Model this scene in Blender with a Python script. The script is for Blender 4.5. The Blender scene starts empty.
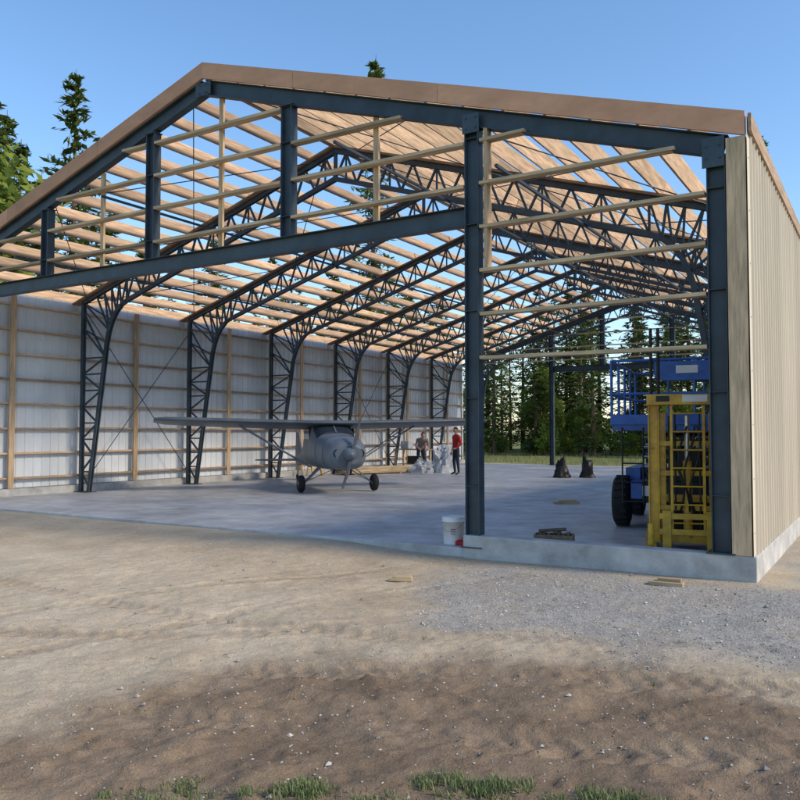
import bpy, math, random
import numpy as np
from mathutils import Vector, Matrix, noise
random.seed(7); np.random.seed(7)
S=bpy.context.scene
S.view_settings.view_transform='Standard'; S.view_settings.look='None'; S.view_settings.exposure=0
PI=math.pi

# ------------------------------------------------------------------ light
EL=math.radians(35); AZ=(0.99,0.12)
w=bpy.data.worlds.new("World"); S.world=w; w.use_nodes=True
nt=w.node_tree; nt.nodes.clear()
o=nt.nodes.new('ShaderNodeOutputWorld'); bg=nt.nodes.new('ShaderNodeBackground'); sk=nt.nodes.new('ShaderNodeTexSky')
sk.sky_type='NISHITA'; sk.sun_disc=False; sk.sun_elevation=EL; sk.sun_rotation=math.atan2(AZ[0],AZ[1])
sk.air_density=1.0; sk.dust_density=0.5; sk.ozone_density=1.6
bg.inputs[1].default_value=0.24
hs=nt.nodes.new('ShaderNodeHueSaturation'); hs.inputs['Saturation'].default_value=1.15
nt.links.new(sk.outputs[0],hs.inputs['Color']); nt.links.new(hs.outputs[0],bg.inputs[0]); nt.links.new(bg.outputs[0],o.inputs[0])
sl=bpy.data.lights.new("sun",'SUN'); sl.energy=4.2; sl.angle=math.radians(9); sl.color=(1,0.86,0.68)
so=bpy.data.objects.new("sun",sl); S.collection.objects.link(so)
sd=Vector((AZ[0]*math.cos(EL),AZ[1]*math.cos(EL),math.sin(EL)))
so.rotation_euler=sd.to_track_quat('Z','Y').to_euler(); so.location=(40,10,40)

# ------------------------------------------------------------------ camera
cd=bpy.data.cameras.new("camera"); cam=bpy.data.objects.new("camera",cd); S.collection.objects.link(cam)
cd.sensor_width=36; cd.lens=36; cd.clip_end=3000
cam.location=(0,0,1.6); cam.rotation_euler=(math.radians(92.29),0,math.radians(31.5))
S.camera=cam

# ------------------------------------------------------------------ materials
def mat(name,base=(.5,.5,.5),rough=.7,metal=0,scale=6,amt=.25,stretch=(1,1,1),bump=.1,var=.0,spec=.3,bscale=None,second=None,coord='Object'):
    m=bpy.data.materials.new(name); m.use_nodes=True; t=m.node_tree; N=t.nodes; L=t.links
    p=N['Principled BSDF']; p.inputs['Roughness'].default_value=rough; p.inputs['Metallic'].default_value=metal
    p.inputs['Specular IOR Level'].default_value=spec
    tc=N.new('ShaderNodeTexCoord'); mp=N.new('ShaderNodeMapping'); mp.inputs['Scale'].default_value=stretch
    L.new(tc.outputs[coord],mp.inputs[0])
    n=N.new('ShaderNodeTexNoise'); n.inputs['Scale'].default_value=scale; n.inputs['Detail'].default_value=4; n.inputs['Roughness'].default_value=.62
    L.new(mp.outputs[0],n.inputs['Vector'])
    r=N.new('ShaderNodeValToRGB'); e=r.color_ramp.elements
    s2=second or tuple(c*(1-amt*1.4) for c in base)
    e[0].position=.32; e[0].color=(*s2,1)
    e[1].position=.68; e[1].color=(*[min(1,c*(1+amt*.5)) for c in base],1)
    L.new(n.outputs['Fac'],r.inputs[0]); out=r.outputs[0]
    if var>0:
        a=N.new('ShaderNodeAttribute'); a.attribute_name='var'
        mr=N.new('ShaderNodeMapRange'); mr.inputs[3].default_value=1-var; mr.inputs[4].default_value=1+var
        L.new(a.outputs['Fac'],mr.inputs[0])
        h=N.new('ShaderNodeHueSaturation'); L.new(mr.outputs[0],h.inputs['Value']); L.new(out,h.inputs['Color']); out=h.outputs[0]
    L.new(out,p.inputs['Base Color'])
    if bump>0:
        n2=N.new('ShaderNodeTexNoise'); n2.inputs['Scale'].default_value=bscale or scale*5; n2.inputs['Detail'].default_value=2
        L.new(mp.outputs[0],n2.inputs['Vector'])
        b=N.new('ShaderNodeBump'); b.inputs['Strength'].default_value=bump; b.inputs['Distance'].default_value=.02
        L.new(n2.outputs['Fac'],b.inputs['Height']); L.new(b.outputs[0],p.inputs['Normal'])
    return m
M_steel=mat('steel_paint',(.040,.060,.078),.5,0,3,.3,bump=0,spec=.5,var=.12)
M_woodY=mat('wood_purlin',(.52,.36,.235),.75,0,4,.3,(6,.5,6),0,var=.32)
M_woodX=mat('wood_girt',(.56,.42,.26),.75,0,4,.3,(.5,6,6),0,var=.25)
M_woodZ=mat('wood_post',(.54,.38,.23),.75,0,4,.3,(6,6,.5),.1,var=.2)
M_fascia=mat('wood_fascia',(.60,.315,.185),.75,0,1.6,.14,(1,2,2),.08,var=.16)
M_nail=mat('wood_nailer',(.36,.21,.12),.8,0,3,.3,(1,4,4),0,var=.2)
M_sidingW=mat('white_siding',(.66,.70,.74),.5,0,1.2,.10,(1,1,.4),0,spec=.4,var=.09)
M_sidingB=mat('beige_siding',(.54,.475,.375),.45,0,1.0,.10,(1,1,.3),0,spec=.4,var=.05)
M_conc=mat('concrete_wall',(.46,.45,.43),.85,0,3,.25,bump=.25,bscale=40)
M_black=mat('black_rubber',(.02,.02,.022),.75,0,8,.3,bump=.2)
M_blackp=mat('black_plastic',(.018,.018,.02),.4,0,6,.3,bump=.1)
M_yel=mat('yellow_paint',(.70,.41,.025),.45,0,5,.25,bump=.05,spec=.5,second=(.42,.23,.04))
M_blue=mat('blue_paint',(.025,.12,.45),.4,0,5,.25,bump=.05,spec=.5)
M_plane=mat('aircraft_grey',(.17,.20,.235),.45,.1,2.5,.22,bump=.03,spec=.4)
M_planeD=mat('aircraft_dark',(.11,.135,.165),.45,.1,2.5,.2,bump=.03,spec=.4)
M_glass=mat('windshield_glass',(.03,.04,.055),.06,0,2,.1,bump=0,spec=.9)
M_white=mat('white_plastic',(.75,.75,.74),.4,0,5,.08,bump=.02)
M_red=mat('red_cloth',(.45,.03,.03),.85,0,12,.3,bump=.3)
M_chrome=mat('bare_metal',(.5,.5,.5),.3,.9,5,.2,bump=.02)
M_tarp=mat('grey_tarp',(.50,.53,.56),.6,0,5,.25,bump=.5)
M_jean=mat('dark_trousers',(.03,.04,.065),.9,0,20,.3,bump=.3)
M_shirt=mat('grey_shirt',(.25,.23,.22),.9,0,20,.2,bump=.3)
M_skin=mat('skin',(.50,.29,.20),.55,0,10,.1,bump=.05)
M_hair=mat('hair',(.05,.03,.02),.7,0,30,.4,bump=.4)
def plain(name,c,r=.9):
    m=bpy.data.materials.new(name); m.use_nodes=True; t=m.node_tree; N=t.nodes
    p=N['Principled BSDF']; p.inputs['Roughness'].default_value=r; p.inputs['Specular IOR Level'].default_value=.2
    a=N.new('ShaderNodeAttribute'); a.attribute_name='var'; rr=N.new('ShaderNodeValToRGB')
    rr.color_ramp.elements[0].color=(*[q*.6 for q in c],1); rr.color_ramp.elements[1].color=(*[q*1.4 for q in c],1)
    t.links.new(a.outputs['Fac'],rr.inputs[0]); t.links.new(rr.outputs[0],p.inputs['Base Color']); return m
M_bark=plain('bark',(.13,.09,.06))
M_rock=plain('gravel_stone',(.33,.32,.30))

def slabmat():
    m=mat('concrete_floor',(.47,.475,.48),.42,0,.55,.20,bump=0,spec=.45)
    t=m.node_tree; N=t.nodes; L=t.links; p=N['Principled BSDF']
    tc=[n for n in N if n.type=='TEX_COORD'][0]
    src=p.inputs['Base Color'].links[0].from_socket
    n=N.new('ShaderNodeTexNoise'); n.inputs['Scale'].default_value=2.2; n.inputs['Detail'].default_value=7; n.inputs['Roughness'].default_value=.75
    L.new(tc.outputs['Object'],n.inputs['Vector'])
    r=N.new('ShaderNodeValToRGB'); r.color_ramp.elements[0].position=.35; r.color_ramp.elements[0].color=(.76,.74,.72,1); r.color_ramp.elements[1].position=.6; r.color_ramp.elements[1].color=(1,1,1,1)
    L.new(n.outputs['Fac'],r.inputs[0])
    mx=N.new('ShaderNodeMix'); mx.data_type='RGBA'; mx.blend_type='MULTIPLY'; mx.inputs[0].default_value=1
    L.new(src,mx.inputs[6]); L.new(r.outputs[0],mx.inputs[7]); L.new(mx.outputs[2],p.inputs['Base Color'])
    mr=N.new('ShaderNodeMapRange'); mr.inputs[3].default_value=.62; mr.inputs[4].default_value=.30
    L.new(n.outputs['Fac'],mr.inputs[0]); L.new(mr.outputs[0],p.inputs['Roughness'])
    return m
M_slab=slabmat()

def leafmat(name,a,b,trans=.35):
    m=bpy.data.materials.new(name); m.use_nodes=True; t=m.node_tree; N=t.nodes; L=t.links
    N.remove(N['Principled BSDF']); p=N.new('ShaderNodeBsdfDiffuse')
    at=N.new('ShaderNodeAttribute'); at.attribute_name='var'
    oi=N.new('ShaderNodeObjectInfo')
    r=N.new('ShaderNodeValToRGB'); r.color_ramp.elements[0].color=(*a,1); r.color_ramp.elements[1].color=(*b,1)
    L.new(at.outputs['Fac'],r.inputs[0])
    h=N.new('ShaderNodeHueSaturation'); mr=N.new('ShaderNodeMapRange'); mr.inputs[3].default_value=.65; mr.inputs[4].default_value=1.35
    L.new(oi.outputs['Random'],mr.inputs[0]); L.new(mr.outputs[0],h.inputs['Value']); L.new(r.outputs[0],h.inputs['Color'])
    L.new(h.outputs[0],p.inputs['Color']); out=p.outputs[0]
    if trans:
        tr=N.new('ShaderNodeBsdfTranslucent'); L.new(h.outputs[0],tr.inputs['Color'])
        ms=N.new('ShaderNodeMixShader'); ms.inputs[0].default_value=trans
        L.new(p.outputs[0],ms.inputs[1]); L.new(tr.outputs[0],ms.inputs[2]); out=ms.outputs[0]
    L.new(out,N['Material Output'].inputs[0])
    return m
M_needle=leafmat('needles',(.055,.09,.028),(.20,.25,.065),.3)
M_leaf=leafmat('leaves',(.10,.16,.03),(.36,.42,.09),.45)
M_grass=leafmat('grass_blades',(.10,.14,.06),(.24,.27,.13),.3)

# ------------------------------------------------------------------ mesh batch
class B:
    def __init__(s): s.v=[]; s.f=[]; s.m=[]; s.var=[]; s.sm=[]
    def add(s,vs,fs,mi=0,var=None,smooth=False):
        b=len(s.v); s.v.extend([tuple(q) for q in vs])
        var=random.random() if var is None else var
        for f in fs:
            s.f.append(tuple(b+i for i in f)); s.m.append(mi); s.var.append(var); s.sm.append(smooth)
    def beam(s,p0,p1,w,h,up=(0,0,1),mi=0,var=None,bev=0):
        p0=Vector(p0);p1=Vector(p1);d=(p1-p0).normalized();up=Vector(up)
        if abs(d.dot(up))>.98: up=Vector((0,1,0)) if abs(d.y)<.9 else Vector((1,0,0))
        sd_=d.cross(up).normalized();u=sd_.cross(d).normalized()
        vs=[]
        for p in (p0,p1):
            for a,c in((-1,-1),(1,-1),(1,1),(-1,1)): vs.append(p+sd_*a*w/2+u*c*h/2)
        s.add(vs,[(3,2,1,0),(4,5,6,7),(0,1,5,4),(1,2,6,5),(2,3,7,6),(3,0,4,7)],mi,var)
    def box(s,c,d,mi=0,var=None):
        c=Vector(c); s.beam(c-Vector((d[0]/2,0,0)),c+Vector((d[0]/2,0,0)),d[1],d[2],mi=mi,var=var)
    def tube(s,p0,p1,r0,r1=None,n=10,mi=0,var=None,cap=True):
        r1=r0 if r1 is None else r1
        p0=Vector(p0);p1=Vector(p1);d=(p1-p0).normalized()
        a=d.orthogonal().normalized();b=d.cross(a)
        vs=[p+(a*math.cos(2*PI*i/n)+b*math.sin(2*PI*i/n))*r for p,r in((p0,r0),(p1,r1)) for i in range(n)]
        s.add(vs,[(i,(i+1)%n,n+(i+1)%n,n+i) for i in range(n)],mi,var,True)
        if cap: s.add(vs,[tuple(range(n))[::-1],tuple(range(n,2*n))],mi,var)
    def lathe(s,c,axis,prof,n=20,mi=0):
        c=Vector(c);d=Vector(axis).normalized();a=d.orthogonal().normalized();b=d.cross(a)
        vs=[c+d*h+(a*math.cos(2*PI*i/n)+b*math.sin(2*PI*i/n))*r for h,r in prof for i in range(n)]
        fs=[(k*n+i,k*n+(i+1)%n,(k+1)*n+(i+1)%n,(k+1)*n+i) for k in range(len(prof)-1) for i in range(n)]
        s.add(vs,fs,mi,None,True)
    def ibeam(s,p0,p1,depth,fl,up,th=.012,mi=0):
        p0=Vector(p0);p1=Vector(p1);d=(p1-p0).normalized();up=Vector(up)
        sd_=d.cross(up).normalized();u=sd_.cross(d).normalized()
        v=random.random()
        s.beam(p0,p1,th,depth-2*th-.002,u,mi,v)
        for k in(-1,1): s.beam(p0+u*k*(depth/2-th/2),p1+u*k*(depth/2-th/2),fl,th,u,mi,v)
    def obj(s,name,mats,parent=None,bevel=0):
        me=bpy.data.meshes.new(name); me.from_pydata(s.v,[],s.f)
        for m in (mats if isinstance(mats,(list,tuple)) else [mats]): me.materials.append(m)
        me.polygons.foreach_set('material_index',s.m); me.polygons.foreach_set('use_smooth',s.sm)
        a=me.attributes.new('var','FLOAT','FACE'); a.data.foreach_set('value',s.var)
        me.update()
        ob=bpy.data.objects.new(name,me); S.collection.objects.link(ob)
        if parent: ob.parent=parent
        if bevel:
            bv=ob.modifiers.new('bevel','BEVEL'); bv.width=bevel; bv.segments=2; bv.limit_method='ANGLE'
        return ob
def empty(name,loc=(0,0,0),rz=0,parent=None):
    e=bpy.data.objects.new(name,None); e.location=loc; e.rotation_euler=(0,0,rz); S.collection.objects.link(e)
    if parent: e.parent=parent
    return e

# ------------------------------------------------------------------ hangar
XR=-9.5; HW=8.2; ZR=7.66; SL=.311; Y0=9.4; BAY=3.6; NB=7; Y1=Y0+BAY*NB
XL=XR-HW+.02; XQ=-1.28; FZ=.10
def zr(x): return ZR-SL*abs(x-XR)
hang=empty('hangar_building')
nrm={-1:Vector((-SL,0,1)).normalized(),1:Vector((SL,0,1)).normalized()}
b=B()
for sgn in(-1,1):
    d=.12
    while d<HW+.02:
        x=XR+sgn*d
        c=Vector((x,0,zr(x)))-nrm[sgn]*.135
        y=Y0+.05
        first=True
        while y<Y1:
            ln=min(BAY*2 if not first else BAY*random.choice((1,2)),Y1+.1-y); first=False
            tw=random.uniform(-.012,.012)
            b.beam((c.x+tw,y,c.z),(c.x-tw,y+ln-.004,c.z),.042,.235,nrm[sgn])
            y+=ln
        d+=.58
b.obj('roof_purlins',M_woodY,hang)
b=B()
for k in range(1,NB+1):
    y=Y0+BAY*k
    for sgn in(-1,1):
        p=Vector((XR+sgn*.02,y,ZR))-Vector((0,0,.285)); q=Vector((XR+sgn*(HW-.05),y,zr(XR+sgn*(HW-.05))-.285))
        b.beam(p,q,.26,.04,nrm[sgn])
b.obj('rafter_nailers',M_nail,hang)
b=B()
for sgn in(-1,1):
    cuts=[0,2.6,5.3,HW+.02] if sgn<0 else [0,1.9,4.4,HW+.02]
    for a,c in zip(cuts[:-1],cuts[1:]):
        for yy,th,h0,h1,vr in((Y0-.11,.04,.002,.268,None),(Y0-.068,.036,.03,.24,.1)):
            c2=c-.006; vr=random.random() if vr is None else vr
            vs=[(XR+sgn*q,yy+dy,ZR-SL*q-h) for q in(a,c2) for dy in(0,th) for h in(h0,h1)]
            b.add(vs,[(0,1,3,2),(4,6,7,5),(0,4,5,1),(2,3,7,6),(0,2,6,4),(1,5,7,3)],0,vr)
b.obj('gable_fascia',M_fascia,hang)
b=B()
b.beam((XR-HW-.02,Y0-.1,zr(XR-HW)-.13),(XR-HW-.02,Y1+.1,zr(XR-HW)-.13),.04,.24)
b.beam((XQ+.04,Y0-.1,zr(XQ)-.13),(XQ+.04,Y1+.1,zr(XQ)-.13),.035,.20)
b.obj('eave_boards',M_woodY,hang)

b=B()
def gable(Y,posts,header,front=True):
    for sgn in(-1,1):
        p=Vector((XR,Y,ZR-.40)); xe=XR+sgn*(HW-.2)
        q=Vector((xe,Y,zr(xe)-.40))
        b.ibeam(p,q,.24,.14,nrm[sgn])
    for x,zb in posts:
        zt=zr(x)-.535
        b.ibeam((x,Y,zb),(x,Y,zt),.20,.16,(1,0,0))
        b.box((x,Y,zt-.0),(.26,.18,.014))
        if zb<1:
            b.box((x,Y,zb+.008),(.30,.26,.016))
        for z in np.arange(max(zb,.6)+.3,zt,1.14):
            b.box((x,Y-.0,z),(.175,.14,.01))
    if header: b.ibeam(header[0],header[1],.25,.16,(0,0,1))
gable(Y0,[(-1.60,FZ+.17),(-4.62,FZ+.01),(-7.75,4.57),(-10.75,4.57),(-13.65,4.57)],((-17.4,Y0,4.44),(-4.73,Y0,4.44)))
gable(Y1,[(-1.55,FZ+.01),(-4.62,FZ+.01),(-13.1,FZ+.01),(-7.75,4.57),(-10.75,4.57)],((-13.0,Y1,4.44),(-4.72,Y1,4.44)))
b.ibeam((-17.35,Y0,FZ),(-17.35,Y0,4.7),.22,.16,(1,0,0))
b.ibeam((-17.35,Y1,FZ),(-17.35,Y1,4.7),.22,.16,(1,0,0))
b.box((XR,Y0-.078,ZR-.44),(.34,.012,.22)); b.box((-1.62,Y0-.09,zr(-1.6)-.49),(.24,.012,.34)); b.box((-4.62,Y0-.09,zr(-4.62)-.49),(.24,.012,.26))
for cx,cz in((XR,ZR-.44),(-1.62,zr(-1.6)-.49),(-4.62,zr(-4.62)-.49)):
    for dx in(-.07,.07):
        for dz in(-.07,.07): b.tube((cx+dx,Y0-.098,cz+dz),(cx+dx,Y0-.112,cz+dz),.012,n=6)
b.obj('gable_steel',M_steel,hang,bevel=.003)

b=B()
def bez(p0,p1,p2,n):
    return [p0*(1-t)**2+p1*2*t*(1-t)+p2*t*t for t in [i/n for i in range(n+1)]]
def truss(y):
    for sgn in(-1,1):
        X=lambda d:XR+sgn*d
        def P(d,z): return Vector((X(d),y,z))
        e=HW-.35
        C=.085; W=.038
        top=lambda d:ZR-SL*d-.36; bot=lambda d:ZR-SL*d-.93
        for o_ in(-.035,.035):
            D=Vector((0,o_,0))
            b.beam(P(0,top(0))+D,P(e,top(e))+D,.03,C,nrm[sgn]); 
            b.beam(P(0,bot(0))+D,P(e-1.6,bot(e-1.6))+D,.03,C,nrm[sgn])
            b.beam(P(e,FZ)+D,P(e,top(e))+D,.03,C,(1,0,0))
            b.beam(P(e-.3,FZ)+D,P(e-.85,3.45)+D,.03,C,(1,0,0))
            cv=bez(P(e-1.6,bot(e-1.6)),P(e-.97,bot(e-.97)-.02),P(e-.85,3.45),6)
            for q0,q1 in zip(cv[:-1],cv[1:]): b.beam(q0+D,q1+D,.03,C,(1,0,.3))
        n=12; L_=e-1.6
        for i in range(n):
            a=L_*i/n; m=L_*(i+.5)/n; c=L_*(i+1)/n
            b.beam(P(a,bot(a)),P(m,top(m)),W,W); b.beam(P(m,top(m)),P(c,bot(c)),W,W)
            if i%2==0: b.beam(P(m,top(m)),P(m,bot(m)),W*.8,W*.8)
        for i,q in enumerate(cv):
            tgt=P(e-1.6+.28*i,top(e-1.6+.28*i)) if i<5 else P(e,4.2)
            b.beam(q,tgt,W,W)
            if 0<i<5: b.beam(q,P(e-1.6+.28*(i-1),top(e-1.6+.28*(i-1))),W*.9,W*.9)
        b.beam(cv[4],P(e,top(e)),W,W); b.beam(cv[6],P(e,top(e)-.25),W,W); b.beam(cv[3],P(e,top(e)),W,W)
        zs=np.linspace(FZ+.1,3.45,9)
        inn=lambda z:e-.3-.55*(z-FZ)/(3.45-FZ)
        for i in range(8):
            if i%2: b.beam(P(e,zs[i]),P(inn(zs[i+1]),zs[i+1]),W,W)
            else: b.beam(P(inn(zs[i]),zs[i]),P(e,zs[i+1]),W,W)
            b.beam(P(e,zs[i+1]),P(inn(zs[i+1]),zs[i+1]),W,W)
        b.box(P(e-.15,FZ+.01),(.5,.3,.02))
    b.beam((XR,y,ZR-.36),(XR,y,ZR-.93),.06,.06,(1,0,0))
for k in range(1,NB+1): truss(Y0+BAY*k)
for k in(1,4):
    ya=Y0+BAY*k; yb=ya+BAY
    x=XL+.42
    b.tube((x,ya,.3),(x,yb,4.6),.011,n=6); b.tube((x+.03,ya,4.6),(x+.03,yb,.3),.011,n=6)
for k in(0,1,4,6):
    ya=Y0+BAY*k; yb=ya+BAY
    for sgn in(-1,1):
        for d0,d1 in((.3,4),(4,7.7)):
            b.tube((XR+sgn*d0,ya,ZR-SL*d0-.40),(XR+sgn*d1,yb,ZR-SL*d1-.40),.010,n=6)
            b.tube((XR+sgn*d1,ya,ZR-SL*d1-.42),(XR+sgn*d0,yb,ZR-SL*d0-.42),.010,n=6)
for d in(2.6,5.2):
    for sgn in(-1,1):
        b.beam((XR+sgn*d,Y0,ZR-SL*d-.98),(XR+sgn*d,Y1,ZR-SL*d-.98),.04,.04)
b.obj('truss_frames',M_steel,hang)

b=B()
for k in range(9):
    z=2.56+.57*k
    xm=HW-(z+.5-(ZR-SL*HW))/SL if z+.5>ZR-SL*HW else HW-.35
    xr=min(-1.72,XR+xm); 
    if xr>-4.45: b.beam((-4.50,Y0-.02+random.uniform(-.01,.01),z),(xr,Y0-.02,z+random.uniform(-.012,.012)),.14,.042)
    if z>4.6:
        stops=[-16.9,-13.65,-10.75,-7.75,-4.62]
        for a,c in zip(stops[:-1],stops[1:]):
            a2=max(a+.11,XR-xm); c2=min(c-.11,XR+xm)
            if c2-a2>.3: b.beam((a2,Y0-.02,z+random.uniform(-.01,.01)),(c2,Y0-.02,z+random.uniform(-.01,.01)),.14,.042)
b.obj('gable_girts',M_woodX,hang)
b=B()
for x in(-12.15,-9.22,-6.2):
    b.beam((x,Y0+.075,4.57),(x,Y0+.075,zr(x)-.52),.09,.042,(0,1,0))
b.beam((-4.42,Y0+.0,FZ+3.6),(-4.42,Y0+.0,zr(-4.42)-.52),.14,.05,(1,0,0))
b.beam((XQ-.105,Y0-.02,.272),(XQ-.105,Y0-.02,zr(XQ)-.27),.19,.20,(1,0,0))
b.obj('gable_studs',M_woodZ,hang)
b=B()
for k in range(4):
    z=4.85+.57*k; xm=HW-(z+.5-(ZR-SL*HW))/SL
    b.beam((XR-xm,Y1,z),(XR+xm,Y1,z),.14,.042)
for k in range(6):
    b.beam((-4.5,Y1,1.0+.6*k),(-1.7,Y1,1.0+.6*k),.14,.042)
b.obj('rear_girts',M_woodX,hang)

def siding(name,x,ya,yb,za,zb,per,rib,out,m):
    b=B(); y=ya; pts=[]
    while y<yb:
        pts+= [(y,0),(y+per-rib*2,0),(y+per-rib*1.5,out),(y+per-rib*.5,out)]
        y+=per
    for j in range(len(pts)-1):
        (y0,o0),(y1,o1)=pts[j],pts[j+1]
        if j%16==0: pv=random.random()
        b.add([(x+o0,y0,za),(x+o1,y1,za),(x+o1,y1,zb),(x+o0,y0,zb)],[(0,1,2,3)],0,pv)
    for zz in np.arange(za+.25,zb-.1,.585):
        for j in range(int((yb-ya)/per)):
            if ya+j*per<20:
                yy=ya+j*per+per*.42; s_=1 if out>0 else -1
                b.box((x+s_*.003,yy,zz),(.008,.014,.014),0,0)
    return b.obj(name,m,hang)
siding('left_wall_siding',XL,Y0-.02,Y1,.28,zr(XL)-.22,.2286,.022,-.02,M_sidingW)
siding('right_wall_siding',XQ+.012,Y0-.12,Y1,.26,zr(XQ)-.05,.2286,.024,.026,M_sidingB)
b=B()
for k in range(8):
    z=.52+.585*k
    for j in range(NB):
        b.beam((XL+.07,Y0+.1+BAY*j,z+random.uniform(-.012,.012)),(XL+.07,Y0+.09+BAY*(j+1),z+random.uniform(-.012,.012)),.14,.042)
        b.beam((XQ-.08,Y0+.1+BAY*j,z),(XQ-.08,Y0+.09+BAY*(j+1),z),.14,.042)
b.obj('wall_girts',M_woodY,hang)
b=B()
for j in range(NB):
    b.beam((XL+.17,Y0+BAY*(j+.5),.28),(XL+.17,Y0+BAY*(j+.5),zr(XL)-.3),.14,.05,(1,0,0))
    b.beam((XL+.19,Y0+BAY*(j)+.09,.28),(XL+.19,Y0+BAY*(j)+.09,zr(XL)-.3),.09,.04,(1,0,0))
b.obj('wall_posts',M_woodZ,hang)
b=B()
b.box(((XL+XQ)/2,(Y0+Y1)/2+.1,FZ-.25),(XQ-XL-.42,Y1-Y0+.35,.5))
b.obj('floor_slab',M_slab,hang,bevel=.01)
b=B()
b.box(((-4.74+XQ)/2+.02,Y0+.0,-.10),(XQ+4.74+.04,.22,.74))
b.box((XQ-.06,(Y0+Y1)/2+.12,-.102),(.20,Y1-Y0-.02,.736))
b.box((XL+.09,(Y0+Y1)/2,-.10),(.24,Y1-Y0+.2,.74))
b.obj('concrete_stem_wall',M_conc,hang,bevel=.012)

# ------------------------------------------------------------------ ground
def vnoise(x,y,seed=0):
    xi=np.floor(x).astype(np.int64); yi=np.floor(y).astype(np.int64); xf=x-xi; yf=y-yi
    def h(a,c):
        n=(a*374761393+c*668265263+seed*974634777)&0x7fffffff
        n=((n^(n>>13))*1274126177)&0x7fffffff
        return ((n^(n>>16))&0xffff)/65535.0
    u=xf*xf*(3-2*xf); v=yf*yf*(3-2*yf)
    return (h(xi,yi)*(1-u)+h(xi+1,yi)*u)*(1-v)+(h(xi,yi+1)*(1-u)+h(xi+1,yi+1)*u)*v
def fbm(x,y,o=4,seed=0):
    s=0;a=.5
    for i in range(o):
        s=s+a*vnoise(x*2**i,y*2**i,seed+i); a*=.5
    return s/(1-.5**o)
def sstep(a,c,x):
    t=np.clip((x-a)/(c-a),0,1); return t*t*(3-2*t)
def polymask(X,Y,poly,soft,nzamp=1.6):
    inside=np.zeros(X.shape,bool); dmin=np.full(X.shape,1e9)
    n=len(poly)
    for i in range(n):
        x0,y0=poly[i];x1,y1=poly[(i+1)%n]
        c=((y0>Y)!=(y1>Y))&(X<(x1-x0)*(Y-y0)/((y1-y0) if y1!=y0 else 1e-9)+x0); inside^=c
        t=np.clip(((X-x0)*(x1-x0)+(Y-y0)*(y1-y0))/((x1-x0)**2+(y1-y0)**2),0,1)
        dmin=np.minimum(dmin,np.hypot(X-x0-t*(x1-x0),Y-y0-t*(y1-y0)))
    sdv=np.where(inside,-dmin,dmin)
    nn=(fbm(X*1.3,Y*1.3,5,11)-.5)*nzamp
    return 1-sstep(-soft,soft,sdv+nn)
TR=[(-4.3,3.9,2.6,6.1,.35,.30,1.2),(-4.2,2.9,2.6,4.9,.30,.30,1.2),(-5.6,2.6,-3.4,8.8,.3,.22,.6),(-7.0,3.0,-4.6,9.0,.3,.22,.6),(-9,5.2,-1,5.9,-.5,.26,.6),(-6.6,3.6,-3.6,5.6,-.2,.28,.9),(-3.4,5.4,3,7.4,.2,.25,.5)]
def tracks(X,Y):
    z=np.zeros(X.shape); mm=np.zeros(X.shape)
    for (x0,y0,x1,y1,bend,wd,am) in TR:
        dx,dy=x1-x0,y1-y0;L=math.hypot(dx,dy);ux,uy=dx/L,dy/L
        t=(X-x0)*ux+(Y-y0)*uy; n=-(X-x0)*uy+(Y-y0)*ux-bend*np.sin(t/L*PI)
        m=sstep(0,.6,t)*(1-sstep(L-.6,L,t))*sstep(.33,.6,fbm(X*.8+x0,Y*.8,3,5)+.1)*am
        pr=(1-sstep(wd*.42,wd*.55,np.abs(n)))
        rim=np.exp(-((np.abs(n)-wd*.62)/.05)**2)
        z+=m*(-.016*pr+.009*rim+pr*.0065*np.clip(2*np.sin(2*PI*(t+np.abs(n)*.8)/.15),-1,1))
        mm=np.maximum(mm,m*pr)
    return z,mm
BROWN=[(-2.9,5.3),(-3.7,3.7),(-3.7,2.2),(0,2.8),(3.5,4.5),(3.5,6.3),(-.5,5.5)]
GRAV=[(-3.3,5.6),(-4.2,7.2),(-4.3,9.2),(-1.0,9.3),(-1.0,38),(5,38),(6,7),(3,6.4),(-1.7,5.7)]
def gh(X,Y):
    fine=(1-sstep(14,30,np.hypot(X+2,Y)))
    z=(fbm(X*.35,Y*.35,3,1)-.5)*.14+ (fbm(X*2.2,Y*2.2,4,2)-.5)*.05*fine + (fbm(X*9,Y*9,3,3)-.5)*.020*fine
    br=polymask(X,Y,BROWN,.4)
    z=z+br*((fbm(X*3.5,Y*3.5,4,8)-.5)*.08)
    cl=fbm(X*16,Y*16,2,21); z=z+(.10+.9*br)*fine*np.maximum(0,cl-.62)*.10
    z=z+tracks(X,Y)[0]
    near=1-sstep(.3,2.2,np.maximum(np.maximum(XL-X,X-XQ),np.maximum(Y0-Y,Y-Y1)))
    ramp=near*(1-sstep(-7.0,-5.0,X))
    z=z*(1-near*.75)+ramp*.075-.012
    inside=(X>XL+.12)&(X<XQ-.12)&(Y>Y0+.05)&(Y<Y1-.05)
    z=np.where(inside,-.3,z)
    return z
def axis(a,c,step,far,g):
    mid=list(np.arange(a,c,step)); lo=[];s_=step;x=a
    while x>-far: s_*=g; x-=s_; lo.append(x)
    hi=[];s_=step;x=mid[-1]
    while x<far: s_*=g; x+=s_; hi.append(x)
    return np.array(lo[::-1]+mid+hi)
ax=axis(-8.5,1.8,.027,1500,1.06); ay=axis(2.4,8.8,.027,1500,1.06)
GX,GY=np.meshgrid(ax,ay); Z=gh(GX,GY)
nx,ny=len(ax),len(ay)
verts=np.stack([GX,GY,Z],-1).reshape(-1,3)
idx=np.arange(nx*ny).reshape(ny,nx)
F=np.stack([idx[:-1,:-1],idx[:-1,1:],idx[1:,1:],idx[1:,:-1]],-1).reshape(-1,4)
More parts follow.
